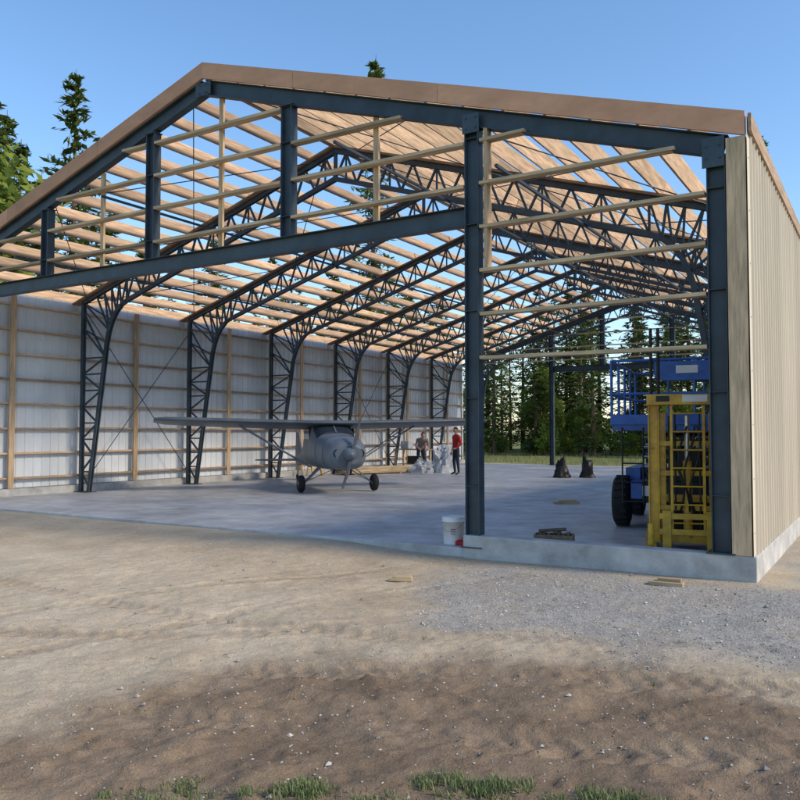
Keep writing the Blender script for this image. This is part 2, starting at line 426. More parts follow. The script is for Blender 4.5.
me=bpy.data.meshes.new('ground'); me.vertices.add(len(verts)); me.vertices.foreach_set('co',verts.ravel())
me.loops.add(F.size); me.loops.foreach_set('vertex_index',F.ravel()); me.polygons.add(len(F))
me.polygons.foreach_set('loop_start',np.arange(0,F.size,4)); me.polygons.foreach_set('loop_total',np.full(len(F),4))
me.polygons.foreach_set('use_smooth',np.ones(len(F),bool))
me.update(calc_edges=True)
def attr(n,a):
    q=me.attributes.new(n,'FLOAT','POINT'); q.data.foreach_set('value',a.ravel().astype(np.float32))
BM=polymask(GX,GY,BROWN,.35)
attr('gravel',polymask(GX,GY,GRAV,.4)*(.75+.25*sstep(.35,.6,fbm(GX*2,GY*2,4,31)))); attr('brown',BM)
attr('packed',np.clip(tracks(GX,GY)[1],0,1))
gr=np.clip(sstep(Y1+1.5,Y1+4,GY+ (fbm(GX*.5,GY*.5,3,4)-.5)*3)+sstep(0,4,XL-2.5-GX+(fbm(GX*.4,GY*.4,3,9)-.5)*3)+sstep(10,14,GX)+sstep(0,1.5,1.0-GY+ (fbm(GX*.9,GY*.9,3,6)-.5)*1.5),0,1)
attr('grassy',gr)
attr('pale_sunpatch',np.maximum(.6*polymask(GX,GY,[(-12,5.2),(-11,7.6),(-6.6,7.4),(-4.8,6.2),(-4.2,4.6),(-5,3.4),(-8,3.2)],.8),polymask(GX,GY,[(-13,6.6),(-9.8,7.0),(-7.0,6.3),(-7.4,5.8),(-10,5.9),(-13,5.6)],.3,.7)))  # broad light sand, plus a sunlit patch at left painted into the ground colour
g=bpy.data.objects.new('ground',me); S.collection.objects.link(g)
m=bpy.data.materials.new('dirt_ground'); m.use_nodes=True; t=m.node_tree; N=t.nodes; L=t.links; p=N['Principled BSDF']
p.inputs['Roughness'].default_value=.95; p.inputs['Specular IOR Level'].default_value=.15
tc=N.new('ShaderNodeTexCoord')
def nz(sc,det=8,ro=.6):
    n=N.new('ShaderNodeTexNoise'); n.inputs['Scale'].default_value=sc; n.inputs['Detail'].default_value=det; n.inputs['Roughness'].default_value=ro; L.new(tc.outputs['Object'],n.inputs['Vector']); return n.outputs['Fac']
def ramp(fac,a,c,p0=.3,p1=.7):
    r=N.new('ShaderNodeValToRGB'); e=r.color_ramp.elements; e[0].position=p0;e[1].position=p1;e[0].color=(*a,1);e[1].color=(*c,1); L.new(fac,r.inputs[0]); return r.outputs[0]
def mix(f,a,c,mode='MIX'):
    x=N.new('ShaderNodeMix'); x.data_type='RGBA'; x.blend_type=mode
    if isinstance(f,float): x.inputs[0].default_value=f
    else: L.new(f,x.inputs[0])
    L.new(a,x.inputs[6]); L.new(c,x.inputs[7]); return x.outputs[2]
def A(n): q=N.new('ShaderNodeAttribute'); q.attribute_name=n; return q.outputs['Fac']
vor=N.new('ShaderNodeTexVoronoi'); vor.inputs['Scale'].default_value=60; L.new(tc.outputs['Object'],vor.inputs['Vector'])
nA=nz(1.3,7,.68); nB=nz(15,6,.75); nC=nz(95,2,.7)
sand=ramp(nA,(.38,.31,.22),(.53,.45,.335))
pale_sunpatch=ramp(nA,(.50,.415,.30),(.64,.555,.42))
grav=mix(.7,ramp(vor.outputs['Color'],(.16,.16,.155),(.50,.49,.46),.2,.9),ramp(nA,(.28,.27,.25),(.42,.405,.37)))
brown=ramp(nA,(.15,.11,.075),(.30,.225,.155))
grs=ramp(nA,(.13,.15,.05),(.28,.28,.11))
pk=ramp(nA,(.22,.17,.12),(.34,.27,.195))
c=mix(A('pale_sunpatch'),sand,pale_sunpatch); c=mix(A('gravel'),c,grav); c=mix(A('brown'),c,brown)
hf=N.new('ShaderNodeMath'); hf.operation='MULTIPLY'; hf.inputs[1].default_value=.5; L.new(A('packed'),hf.inputs[0])
c=mix(hf.outputs[0],c,pk); c=mix(A('grassy'),c,grs)
c=mix(.6,c,ramp(nB,(.70,.68,.66),(1.10,1.10,1.10)),'MULTIPLY')
c=mix(.55,c,ramp(nC,(.58,.56,.54),(1.2,1.2,1.2)),'MULTIPLY')
L.new(c,p.inputs['Base Color'])
ad=N.new('ShaderNodeMath'); ad.operation='MULTIPLY_ADD'; ad.inputs[1].default_value=.25; L.new(nC,ad.inputs[0]); L.new(nB,ad.inputs[2])
b1=N.new('ShaderNodeBump'); b1.inputs['Strength'].default_value=.75; b1.inputs['Distance'].default_value=.028; L.new(ad.outputs[0],b1.inputs['Height'])
L.new(b1.outputs[0],p.inputs['Normal'])
me.materials.append(m)

def hz(x,y): return float(gh(np.array([[x]]),np.array([[y]]))[0,0])
N1=26000
sx=np.random.uniform(-9,2.5,N1*2); sy=np.random.uniform(2.3,9.25,N1*2)
mg=polymask(sx,sy,GRAV,.4)*.95+polymask(sx,sy,BROWN,.4)*.08+.04
kp=np.random.rand(N1*2)<mg; sx=sx[kp];sy=sy[kp]; sz=gh(sx,sy)
n=len(sx); rad=np.random.uniform(.004,.011,n)*(1+1.2*(np.random.rand(n)<.03))
base=np.array([(1,0,0),(0,1,0),(-1,0,0),(0,-1,0),(0,0,1),(0,0,-1)],float)
V=base[None]*np.random.uniform(.6,1.3,(n,6,1))*rad[:,None,None]*np.array([1,1,.65])
ang=np.random.rand(n)*6.28; ca,sa=np.cos(ang)[:,None],np.sin(ang)[:,None]
V=np.stack([V[...,0]*ca-V[...,1]*sa,V[...,0]*sa+V[...,1]*ca,V[...,2]],-1)+np.stack([sx,sy,sz+rad*.2],-1)[:,None]
ft=np.array([(0,1,4),(1,2,4),(2,3,4),(3,0,4),(1,0,5),(2,1,5),(3,2,5),(0,3,5)])
FF=(ft[None]+np.arange(n)[:,None,None]*6).reshape(-1,3)
me2=bpy.data.meshes.new('gravel'); me2.from_pydata(V.reshape(-1,3).tolist(),[],FF.tolist())
a=me2.attributes.new('var','FLOAT','FACE'); a.data.foreach_set('value',np.repeat(np.random.rand(n),8))
me2.materials.append(M_rock); ob=bpy.data.objects.new('gravel',me2); S.collection.objects.link(ob)

b=B()
def tuft(x,y,z,n,h,r):
    for i in range(n):
        a=random.random()*6.28; rr=r*random.random()**.6; bx=x+rr*math.cos(a); by=y+rr*math.sin(a)
        hh=h*random.uniform(.4,1.1); l=random.uniform(.1,.9)*hh; a2=random.random()*6.28; wd=random.uniform(.0015,.0035)*(1+hh*3)
        dx,dy=math.cos(a2)*l,math.sin(a2)*l; px,py=-math.sin(a2)*wd,math.cos(a2)*wd
        b.add([(bx-px,by-py,z-.01),(bx+px,by+py,z-.01),(bx+dx*.4+px*.8,by+dy*.4+py*.8,z+hh*.6),(bx+dx*.4-px*.8,by+dy*.4-py*.8,z+hh*.6),(bx+dx,by+dy,z+hh*.95)],[(0,1,2,3),(3,2,4)])
for i in range(110):
    t_=random.random(); x=-3.0+2.5*t_; y=2.46+1.28*t_-abs(random.gauss(.06,.14))
    tuft(x,y,hz(x,y),random.randint(8,40),random.uniform(.02,.045),random.uniform(.03,.12))
for x,y in((-2.34,2.86),(-2.22,2.90),(-2.28,2.93),(-1.78,3.24),(-1.66,3.31),(-1.5,3.36),(-1.58,3.28),(-1.40,3.38),(-1.0,3.52),(-2.75,2.66),(-1.1,3.45)):
    for q in range(3): tuft(x+random.gauss(0,.05),y+random.gauss(0,.03),hz(x,y),70,.045,.07)
for i in range(25):
    x=random.uniform(-7,1); y=random.uniform(3.2,9)
    if y>4.6 or random.random()<.2: tuft(x,y,hz(x,y),8,.035,.03)
for i in range(1500):
    x=random.uniform(-34,-1); y=random.uniform(Y1+2.5,Y1+13)
    tuft(x,y,.0,9,random.uniform(.15,.4),.4)
b.obj('grass',M_grass)
b=B()
for i in range(160):
    x=random.uniform(-7,1); y=random.uniform(2.6,8.8); z=hz(x,y)+.008; a=random.random()*6.28; l=random.uniform(.02,.09)
    b.tube((x,y,z),(x+l*math.cos(a),y+l*math.sin(a),z+random.uniform(-.002,.006)),.002,.0012,n=4)
b.obj('twigs',plain('twig',(.22,.15,.09)))

# ------------------------------------------------------------------ trees
def conifer(name,H,R,seed,dens=1.0,low=.09):
    rd=random.Random(seed); b=B(); random.seed(seed)
    lean=rd.uniform(-.02,.02)
    ns=6
    for i in range(ns):
        z0,z1=H*i/ns,H*(i+1)/ns; r=.013*H
        b.tube((lean*z0,0,z0),(lean*z1,0,z1),r*(1-i/ns)+.01,r*(1-(i+1)/ns)+.01,6,0,.5,False)
    z=H*low
    while z<H*.985:
        f=z/H; rl=R*(1-f)**.75*min(1,.55+f*2.5)+.12
        nb=int(rd.randint(3,5)*dens)+1
        for k in range(nb):
            if rd.random()<.13: continue
            a=rd.random()*6.28; ln=rl*rd.uniform(.55,1.15); dr=rd.uniform(-.35,.05)+f*.35
            d=Vector((math.cos(a),math.sin(a),dr)).normalized(); p0=Vector((lean*z,0,z+rd.uniform(-.1,.1)))
            e=p0+d*ln+Vector((0,0,-.10*ln))
            b.tube(p0,e,.022*(1-f)+.006,.004,3,0,.4,False)
            steps=max(3,int(ln/.24)); shade=rd.random()
            for s_ in range(steps):
                t=(s_+.8)/steps; c=p0.lerp(e,t)
                for q in range(2 if t<.6 else 3):
                    sp=.34*(1-t*.55)*min(1,ln)
                    cc=c+Vector((rd.gauss(0,sp*.5),rd.gauss(0,sp*.5),rd.gauss(-.03,sp*.25)))
                    dd=(d+Vector((rd.gauss(0,.6),rd.gauss(0,.6),rd.gauss(-.1,.35)))).normalized()
                    sd_=dd.cross(Vector((rd.gauss(0,.4),rd.gauss(0,.4),1))).normalized()
                    l=rd.uniform(.14,.30); ww=rd.uniform(.04,.09)
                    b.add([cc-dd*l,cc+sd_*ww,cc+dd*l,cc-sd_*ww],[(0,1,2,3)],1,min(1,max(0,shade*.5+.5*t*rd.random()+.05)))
        z+=H*.018*rd.uniform(.7,1.4)+.06
    me=bpy.data.meshes.new(name); me.from_pydata(b.v,[],b.f); me.materials.append(M_bark); me.materials.append(M_needle)
    me.polygons.foreach_set('material_index',b.m); a=me.attributes.new('var','FLOAT','FACE'); a.data.foreach_set('value',b.var)
    return me
def broad(name,H,R,seed,n=4000,ls=.12):
    rd=random.Random(seed); random.seed(seed); b=B()
    b.tube((0,0,0),(.1,0,H*.5),.02*H,.01*H,8,0,.5,False)
    cl=[]
    for i in range(26):
        a=rd.random()*6.28; z=H*rd.uniform(.22,.95); rr=R*math.sin(min(1,max(0,(z/H-.12)/.88))*PI)**.6*rd.uniform(.2,.95)
        c=Vector((rr*math.cos(a),rr*math.sin(a),z)); cl.append((c,R*rd.uniform(.22,.42),rd.random()))
        b.tube((.05,0,z*.55),c,.006*H,.01,4,0,.4,False)
    for i in range(n):
        c,r,sh=rd.choice(cl)
        v=Vector((rd.gauss(0,1),rd.gauss(0,1),rd.gauss(0,.8))).normalized()*r*rd.random()**.4
        cc=c+v; dd=Vector((rd.gauss(0,1),rd.gauss(0,1),rd.gauss(0,.6))).normalized(); sd_=dd.orthogonal().normalized(); l=ls*rd.uniform(.7,1.5)
        b.add([cc-dd*l,cc+sd_*l*.6,cc+dd*l,cc-sd_*l*.6],[(0,1,2,3)],1,min(1,sh*.6+.4*rd.random()))
    me=bpy.data.meshes.new(name); me.from_pydata(b.v,[],b.f); me.materials.append(M_bark); me.materials.append(M_leaf)
    me.polygons.foreach_set('material_index',b.m); a=me.attributes.new('var','FLOAT','FACE'); a.data.foreach_set('value',b.var)
    return me
CON=[conifer('conifer_mesh',12,2.1,1,1.2,.05),conifer('conifer_mesh',12,1.7,2,1.1,.10),conifer('conifer_mesh',12,2.5,3,1.2,.04),conifer('conifer_mesh',12,1.5,4,1.2,.06)]
PIN=[conifer('pine_mesh',15,2.5,12,2.3,.10),conifer('pine_mesh',15,2.1,14,2.2,.10)]
BRO=[broad('broadleaf_mesh',7,2.3,5),broad('broadleaf_mesh',7,1.9,6)]
BUS=[broad('bush_mesh',1.8,1.2,8,1300,.07)]
random.seed(99)
def place(me,x,y,h,base,parent=None,name='tree',wide=1):
    ob=bpy.data.objects.new(name,me); s_=h/base; ob.scale=(s_*wide,s_*wide,s_); ob.location=(x,y,-.05); ob.rotation_euler=(0,0,random.random()*6.28)
    S.collection.objects.link(ob)
    if parent: ob.parent=parent
forest=empty('forest')
for row,(y,sp) in enumerate(((53,4.4),(57.5,3.7),(62,3.4),(67,3.2),(72,3.4))):
    x=-60
    while x<8:
        xx=x+random.uniform(-1.5,1.5); yy=y+random.uniform(-1.8,1.8)
        place(random.choice(CON),xx,yy,random.uniform(8.5,13.5)+row*.9,12,forest,'conifer',random.uniform(.95,1.3))
        x+=sp
for i in range(22):
    place(random.choice(BRO),random.uniform(-42,2),random.uniform(50,56),random.uniform(3,7),7,forest,'broadleaf')
for i in range(50):
    place(BUS[0],random.uniform(-42,4),random.uniform(49,56),random.uniform(.8,2.4),1.8,forest,'bush')
y=6
while y<50:
    for x0 in(-25,-29.5,-35):
        xx=x0+random.uniform(-1.3,1.3); yy=y+random.uniform(-1.3,1.3)
        place(random.choice(CON),xx,yy,random.uniform(8.5,12)+(-x0-25)*.12,12,forest,'conifer',random.uniform(.9,1.2))
    y+=4.0
for x,y,h,k,wd in((-31,22.6,18.0,0,1.0),(-28.5,17.4,14.3,1,1.1),(-33.5,20.9,16.0,1,1.0),(-25,37.6,23.3,1,.8),(-6.7,54.5,20.6,0,.8),(-36,27,16.5,0,.9),(-30,19.4,13.6,0,1.0),(-9.2,57,18.9,1,.8)):
    place(PIN[k],x,y,h,15,None,'pine_tree',wd)
place(BRO[0],-26.0,15.0,11.6,7,None,'broadleaf_tree',.9)

# ------------------------------------------------------------------ airplane
RW=Vector((.649,.760,0)).normalized()
air=empty('airplane',(-12.55,16.95,FZ),math.atan2(RW.y,RW.x)); air.scale=(1,1,.95)
b=B()
st=[(-2.05,.62,.46,1.00,2.6),(-2.0,.80,.62,1.0,2.7),(-1.86,.92,.78,1.02,2.8),(-1.4,1.02,.88,1.04,2.9),(-.78,1.12,.94,1.06,3.0),(-.50,1.16,1.10,1.13,3.0),(-.22,1.18,1.28,1.22,3.2),(.5,1.16,1.26,1.21,3.2),(1.1,.98,1.08,1.14,3),(2.0,.66,.74,1.0,2.6),(3.2,.36,.46,.80,2.4),(4.3,.14,.30,.62,2.2),(4.6,.06,.2,.58,2)]
def superell(w,h,zc,y,n=24,e=2.6):
    pts=[]
    for i in range(n):
        a=2*PI*i/n; ca_,sa_=math.cos(a),math.sin(a)
        pts.append((math.copysign(abs(ca_)**(2/e),ca_)*w/2,y,zc+math.copysign(abs(sa_)**(2/e),sa_)*h/2))
    return pts
n=32; vs=[]; 
for (y,w_,h_,zc,e) in st: vs+=superell(w_,h_,zc,y,n,e)
fs=[(k*n+i,(k+1)*n+i,(k+1)*n+(i+1)%n,k*n+(i+1)%n) for k in range(len(st)-1) for i in range(n)]
b.add(vs,fs,0,None,True); b.add(vs,[tuple(range(n)),],0)
for yy,ww,hh,zz in((-1.42,1.024,.884,1.04),(-.80,1.124,.944,1.06)):
    ring=superell(ww,hh,zz,yy,32,2.95); 
    for i in range(32): b.beam(ring[i],ring[(i+1)%32],.012,.012,mi=1)
b.obj('fuselage',[M_plane,M_planeD],air)
b=B()
def foil(c,th,n=9):
    up=[];lo=[]
    for i in range(n+1):
        x=(1-math.cos(PI*i/n))/2; y_=5*th*(.2969*math.sqrt(x)-.126*x-.3516*x*x+.2843*x**3-.1015*x**4)
        up.append((x*c,y_*c*1.2)); lo.append((x*c,-y_*c*.5))
    return up+lo[::-1][1:-1]
def wing(x0s,chords,zs,y0s,th,m=0,thk=None):
    secs=[]
    for x,c,z,y0 in zip(x0s,chords,zs,y0s): secs.append([(x,y0+a,z+q-.12*(a/c-.3)*c) for a,q in foil(c,th)])
    k=len(secs[0]); vs=[p for s_ in secs for p in s_]
    fs=[(j*k+i,j*k+(i+1)%k,(j+1)*k+(i+1)%k,(j+1)*k+i) for j in range(len(secs)-1) for i in range(k)]
    b.add(vs,fs,m,None,True); b.add(vs,[tuple(range(k)),tuple(range((len(secs)-1)*k,len(secs)*k))],m)
for s_ in(-1,1):
    wing([s_*.0,s_*.55,s_*2.6,s_*4.15,s_*4.42],[1.45,1.45,1.4,1.15,.7],[1.77,1.77,1.82,1.87,1.89],[-.55,-.55,-.55,-.45,-.22],.13)
    wing([s_*.04,s_*.9,s_*1.35],[.75,.65,.4],[.68,.68,.68],[3.85,3.9,4.05],.07)
b.obj('wings',M_planeD,air)
b=B()
b.add([(-.02,3.6,.75),(-.02,4.2,1.55),(-.02,4.65,1.6),(-.02,4.75,.6),(.02,3.6,.75),(.02,4.2,1.55),(.02,4.65,1.6),(.02,4.75,.6)],[(0,1,2,3),(7,6,5,4),(0,4,5,1),(1,5,6,2),(2,6,7,3),(3,7,4,0)])
for s_ in(-1,1):
    b.tube((s_*.5,-.15,.62),(s_*2.35,.0,1.76),.022,n=8); b.tube((s_*.5,.1,.62),(s_*2.3,.5,1.74),.016,n=8)
    b.beam((s_*.42,-.85,.66),(s_*.86,-.95,.26),.10,.03,(0,0,1)); b.tube((s_*.38,-.3,.62),(s_*.86,-.9,.26),.018,n=6)
    b.tube((s_*.1,-.9,.60),(s_*.84,-.95,.28),.012,n=6)
b.obj('fin_struts_gear',M_plane,air,bevel=.004)
b=B()
for s_ in(-1,1):
    c=(s_*.86,-.95,.235); 
    b.lathe(c,(s_,0,0),[(0,.09),(.0,.17),(.03,.215),(.08,.225),(.13,.215),(.16,.17),(.16,.09)],24,0)
    b.lathe(c,(s_,0,0),[(.02,.0),(.02,.11),(.15,.10),(.155,.03),(.17,0)],16,1)
b.lathe((-.03,4.5,.10),(1,0,0),[(0,0),(0,.07),(.02,.1),(.04,.1),(.06,.07),(.06,0)],16,0)
b.tube((0,4.5,.12),(0,4.3,.55),.02,n=6,mi=1)
b.obj('wheels',[M_black,M_chrome],air)
b=B()
def ztop(x,y):
    for (a,c) in zip(st[:-1],st[1:]):
        if a[0]<=y<=c[0]:
            f=(y-a[0])/(c[0]-a[0]); w_,h_,zc,e=[a[q]*(1-f)+c[q]*f for q in(1,2,3,4)]
            return zc+h_/2*max(0,1-(abs(x)/(w_/2))**e)**(1/e)
    return 1.8
for k in range(10):
    a0=-.5+.1*k; a1=a0+.1
    for j in range(3):
        y0_=-.74+.17*j; y1_=y0_+.17
        g_=.012
        b.add([(a0,y0_,ztop(a0,y0_)+g_),(a1,y0_,ztop(a1,y0_)+g_),(a1,y1_,ztop(a1,y1_)+g_),(a0,y1_,ztop(a0,y1_)+g_)],[(0,1,2,3)],0,None,True)
b.beam((0,-.75,ztop(0,-.75)+.02),(0,-.24,ztop(0,-.24)+.02),.03,.02,mi=1)
for s_ in(-1,1):
    b.add([(s_*.600,-.25,1.38),(s_*.600,.45,1.38),(s_*.596,.45,1.68),(s_*.596,-.20,1.68)],[(0,1,2,3)],0)
b.obj('windshield',[M_glass,M_plane],air)
b=B()
b.lathe((0,-2.04,1.02),(0,-1,0),[(0,.17),(.1,.16),(.2,.11),(.28,.04),(.29,0)],16,0)
for s_ in(-1,1):
    vs=[];
    for t_,wd in((.05,.04),(.25,.06),(.55,.055),(.85,.03)):
        tw=.5*(1-t_)
        vs+=[(s_*t_*.25,-2.16-wd*math.sin(tw),1.02+s_*t_+wd*0),(s_*t_*.25+wd*1.6,-2.15+wd*math.sin(tw),1.02+s_*t_)]
    b.add(vs+[(q[0],q[1]+.015,q[2]) for q in vs],[(0,1,3,2),(2,3,5,4),(4,5,7,6),(8,10,11,9),(10,12,13,11),(12,14,15,13),(6,7,15,14)],2)
    b.lathe((s_*.27,-2.02,1.04),(0,-1,0),[(-.05,.0),(-.05,.085),(.012,.085),(.03,.10),(.01,.115)],16,1)
b.lathe((0,-2.01,.82),(0,-1,0),[(-.05,0),(-.05,.06),(.02,.065),(.02,.08)],14,1)
for s_ in(-1,1): b.tube((s_*.2,-1.5,.66),(s_*.22,-1.35,.50),.03,n=8,mi=1)
b.obj('propeller_and_cowl_openings',[M_plane,M_blackp,M_planeD],air)

# ------------------------------------------------------------------ blue scissor lift
lift=empty('scissor_lift',(-3.0,13.9,FZ),math.radians(8)); lift.scale=(1.04,1,.97)
b=B()
b.box((0,0,.62),(1.25,2.6,.28),0); b.box((0,-1.36,.60),(.9,.14,.34),2); b.box((-.66,0,.74),(.22,1.5,.42),0); b.box((.66,0,.74),(.22,1.5,.42),0)
b.box((0,0,.83),(.8,2.5,.12),2)
for lv in range(4):
    z=.92+lv*.16
    for s_ in(-1,1):
        b.beam((s_*.40,-1.1,z),(s_*.40,1.1,z+.14),.05,.10,mi=0); b.beam((s_*.33,-1.1,z+.14),(s_*.33,1.1,z),.05,.10,mi=0)
        for yy in(-1.1,0,1.1): b.tube((s_*.29,yy,z+.07),(s_*.45,yy,z+.07),.035,mi=3,n=8)
    b.tube((-.42,-1.1,z),(.42,-1.1,z),.03,mi=2,n=8); b.tube((-.42,1.1,z+.1),(.42,1.1,z+.1),.03,mi=2,n=8)
b.tube((0,-.9,.95),(0,.6,1.4),.06,mi=3)
b.box((0,0,1.62),(1.72,2.9,.10),0); b.box((0,-1.47,1.74),(1.74,.025,.16),0); b.box((-.87,0,1.74),(.025,2.9,.16),0); b.box((.87,0,1.74),(.025,2.9,.16),0)
for z in(2.15,2.68):
    for p,q in(((-.87,-1.45),(.87,-1.45)),((.87,-1.45),(.87,1.45)),((.87,1.45),(-.87,1.45)),((-.87,1.45),(-.87,-1.45))):
        b.tube((p[0],p[1],z),(q[0],q[1],z),.022,mi=0,n=8)
for x in(-.87,-.3,.3,.87):
    for y in(-1.45,1.45): b.tube((x,y,1.65),(x,y,2.68),.022,mi=0,n=8)
for y in(-.7,0,.7):
    for x in(-.87,.87): b.tube((x,y,1.65),(x,y,2.68),.022,mi=0,n=8)
b.box((.45,-1.40,2.45),(.30,.14,.26),2); b.box((.25,-1.475,2.50),(1.0,.02,.30),0); b.box((.2,-1.49,2.52),(.3,.008,.12),4); b.box((-.3,-1.44,.62),(.28,.02,.16),4)
for z in(.45,.75,1.05,1.35): b.tube((-.72,-1.48,z),(-.42,-1.48,z),.014,mi=2,n=6)
for x in(-.72,-.42): b.tube((x,-1.48,.42),(x,-1.48,1.62),.014,mi=2,n=6)
for s_ in(-1,1):
    for y in(-.95,.95):
        c=(s_*.66,y,.42)
        b.lathe(c,(s_,0,0),[(0,.0),(0,.22),(.02,.35),(.07,.40),(.20,.40),(.25,.36),(.26,.24),(.22,.22)],28,1)
        b.lathe(c,(s_,0,0),[(.20,.23),(.2,.12),(.24,.10),(.25,0)],18,4)
        for k in range(20):
            a=2*PI*k/20; 
            b.beam((c[0]+s_*.04,y+math.cos(a)*.402,.42+math.sin(a)*.402),(c[0]+s_*.22,y+math.cos(a+.1)*.402,.42+math.sin(a+.1)*.402),.05,.03,(0,math.cos(a),math.sin(a)),mi=1)
b.obj('lift_body',[M_blue,M_black,M_blackp,M_chrome,M_white],lift,bevel=.004)

# ------------------------------------------------------------------ yellow mast lift
ml=empty('mast_lift',(-2.19,10.50,FZ),math.radians(14)); ml.scale=(1.12,1.0,.875)
b=B()
for s_ in(-1,1):
    b.ibeam((s_*.36,0,.12),(s_*.36,0,2.12),.12,.10,(1,0,0),.014,0)
    b.ibeam((s_*.27,.04,.2),(s_*.27,.04,2.0),.08,.07,(1,0,0),.01,0)
    b.beam((s_*.40,-.25,.06),(s_*.40,1.3,.06),.12,.10,mi=0)
    b.tube((s_*.40,-.28,.12),(s_*.40,-.28,.42),.035,mi=0,n=10); b.box((s_*.40,-.28,.015),(.20,.20,.03),0)
    b.lathe((s_*.40-.04,1.25,.10),(1,0,0),[(0,0),(0,.08),(.01,.1),(.07,.1),(.08,.08),(.08,0)],16,1)
    b.beam((s_*.37,0,1.5),(s_*.37,1.1,.12),.04,.06,mi=0)
    b.tube((s_*.13,-.05,.25),(s_*.13,-.05,2.0),.011,mi=1,n=6)
    b.tube((s_*.19,.05,.3),(s_*.19,.05,1.95),.016,mi=1,n=6)
for z,h in((.18,.12),(.62,.07),(1.12,.07),(1.55,.07)): b.box((0,.03,z),(.66,.06,h),0)
b.box((0,-.02,2.18),(.86,.34,.15),0); b.box((.08,-.20,2.19),(.26,.012,.10),2); b.box((-.26,-.20,2.19),(.14,.012,.08),1)
b.tube((0,.02,.2),(0,.02,1.3),.05,mi=0,n=14); b.tube((0,.02,1.3),(0,.02,1.95),.028,mi=3,n=12)
for s_ in(-1,1): b.beam((s_*.17,-.14,.3),(s_*.17,-.14,2.1),.03,.02,mi=0)
for z in np.arange(.42,2.0,.26): b.tube((-.17,-.14,z),(.17,-.14,z),.013,mi=0,n=6)
b.box((0,-.19,.52),(.62,.03,.08),0); b.box((0,-.19,.30),(.62,.03,.08),0)
for s_ in(-1,1): b.box((s_*.23,-.20,.32),(.09,.035,.56),0)
b.box((0,.45,.42),(.55,.45,.50),1); b.box((0,.45,.72),(.48,.38,.08),0); b.box((.0,.2,1.25),(.34,.10,.34),1)
for k in range(4):
    x=-.10+.06*k; pr=None
    for i in range(9):
        t_=i/8; q=Vector((x+.06*math.sin(t_*6+k),.0-.10*math.sin(t_*PI),.5+1.3*t_))
        if pr: b.tube(pr,q,.013,mi=1,n=6)
        pr=q
b.beam((.36,.02,2.25),(.36,.02,3.2),.06,.06,(1,0,0),mi=0)
b.tube((-.38,.12,2.25),(-.38,.12,3.25),.019,mi=1,n=8); b.tube((-.30,.12,2.25),(-.30,.12,3.25),.019,mi=1,n=8)
for z in(2.5,2.8,3.1): b.tube((-.38,.12,z),(-.30,.12,z),.012,mi=1,n=6)
b.obj('mast_body',[M_yel,M_blackp,M_white,M_chrome],ml,bevel=.003)

# ------------------------------------------------------------------ small things
bk=empty('bucket',(-5.04,9.60,FZ))
b=B()
b.lathe((0,0,0),(0,0,1),[(0,0),(0,.128),(.01,.132),(.30,.148),(.30,.156),(.315,.156),(.32,.150),(.345,.151),(.365,.156),(.365,.146),(.06,.13),(.06,0)],32,0)
for a in np.arange(0,PI,.25):
    b.tube((.158*math.cos(a),-.158*math.sin(a),.31-.13*math.sin(a)),(.158*math.cos(a+.25),-.158*math.sin(a+.25),.31-.13*math.sin(a+.25)),.003,mi=1,n=5)
b.obj('pail',[M_white,M_chrome],bk)
b=B()
for k in range(5):
    a=-1.35+.10*k
    for z0,z1 in((.20,.215),(.17,.18),(.14,.15)):
        b.add([(.139*math.cos(a),.139*math.sin(a),z0),(.139*math.cos(a+.08),.139*math.sin(a+.08),z0),(.141*math.cos(a+.08),.141*math.sin(a+.08),z1),(.141*math.cos(a),.141*math.sin(a),z1)],[(0,1,2,3)],int(z0>.19))
lb=b.obj('label',[mat('label_grey',(.12,.13,.2),.5),M_red],bk); lb.scale=(1.035,1.035,1)
def lump(name,loc,dim,mt,seed,pts=24,top=.6,amp=.25,sm=True):
    b=B(); vs=[];R_=14
    for j in range(R_+1):
        ph=PI/2*j/R_
        for i in range(pts):
            a=2*PI*i/pts; d=Vector((math.cos(a)*math.cos(ph),math.sin(a)*math.cos(ph),math.sin(ph)))
            k=1+amp*noise.noise(d*1.6+Vector((seed,0,0)))+amp*.5*noise.noise(d*5+Vector((0,seed,0)))
            fold=1+.08*math.sin(a*7+seed+3*ph)*math.cos(ph)
            vs.append((d.x*dim[0]/2*k*fold,d.y*dim[1]/2*k*fold,max(0,d.z**top*dim[2]*k) if d.z>0 else 0))
    fs=[(j*pts+i,j*pts+(i+1)%pts,(j+1)*pts+(i+1)%pts,(j+1)*pts+i) for j in range(R_) for i in range(pts)]
    b.add(vs,fs,0,None,sm); ob=b.obj(name,mt); ob.location=loc; return ob
lump('red_rag',(-4.88,9.56,FZ),(.26,.2,.07),M_red,3)
lump('tarp_pile',(-14.15,26.2,FZ),(.8,1.1,.9),M_tarp,5,amp=.5,sm=False)
lump('tarp_pile',(-14.7,25.7,FZ),(.9,.8,.45),M_tarp,9,amp=.5,sm=False)
for i,(x,y) in enumerate(((-9.25,25.3),(-8.55,25.75))):
    ob=lump('garbage_bag',(x,y,FZ),(.50,.46,.62),M_blackp,11+i,top=1.6,amp=.45)
cr=empty('tool_crate',(-3.75,9.95,FZ),.25)
b=B()
for s_ in(-1,1):
    b.box((0,s_*.12,.07),(.50,.02,.14),0); b.box((s_*.24,0,.07),(.02,.22,.14),0)
b.box((0,0,.015),(.48,.22,.02),0)
for k in range(7): b.box((-.18+.06*k,random.uniform(-.05,.05),.10+.02*random.random()),(.05,.12,.10),1)
b.tube((-.2,0,.17),(.15,.05,.19),.018,mi=1)
b.obj('crate',[mat('crate_wood',(.24,.16,.10),.8,0,6,.3,var=.2),mat('hardware',(.12,.085,.06),.6,.3,6,.3,var=.3)],cr,bevel=.003); cr.scale=(1,1,1.25)
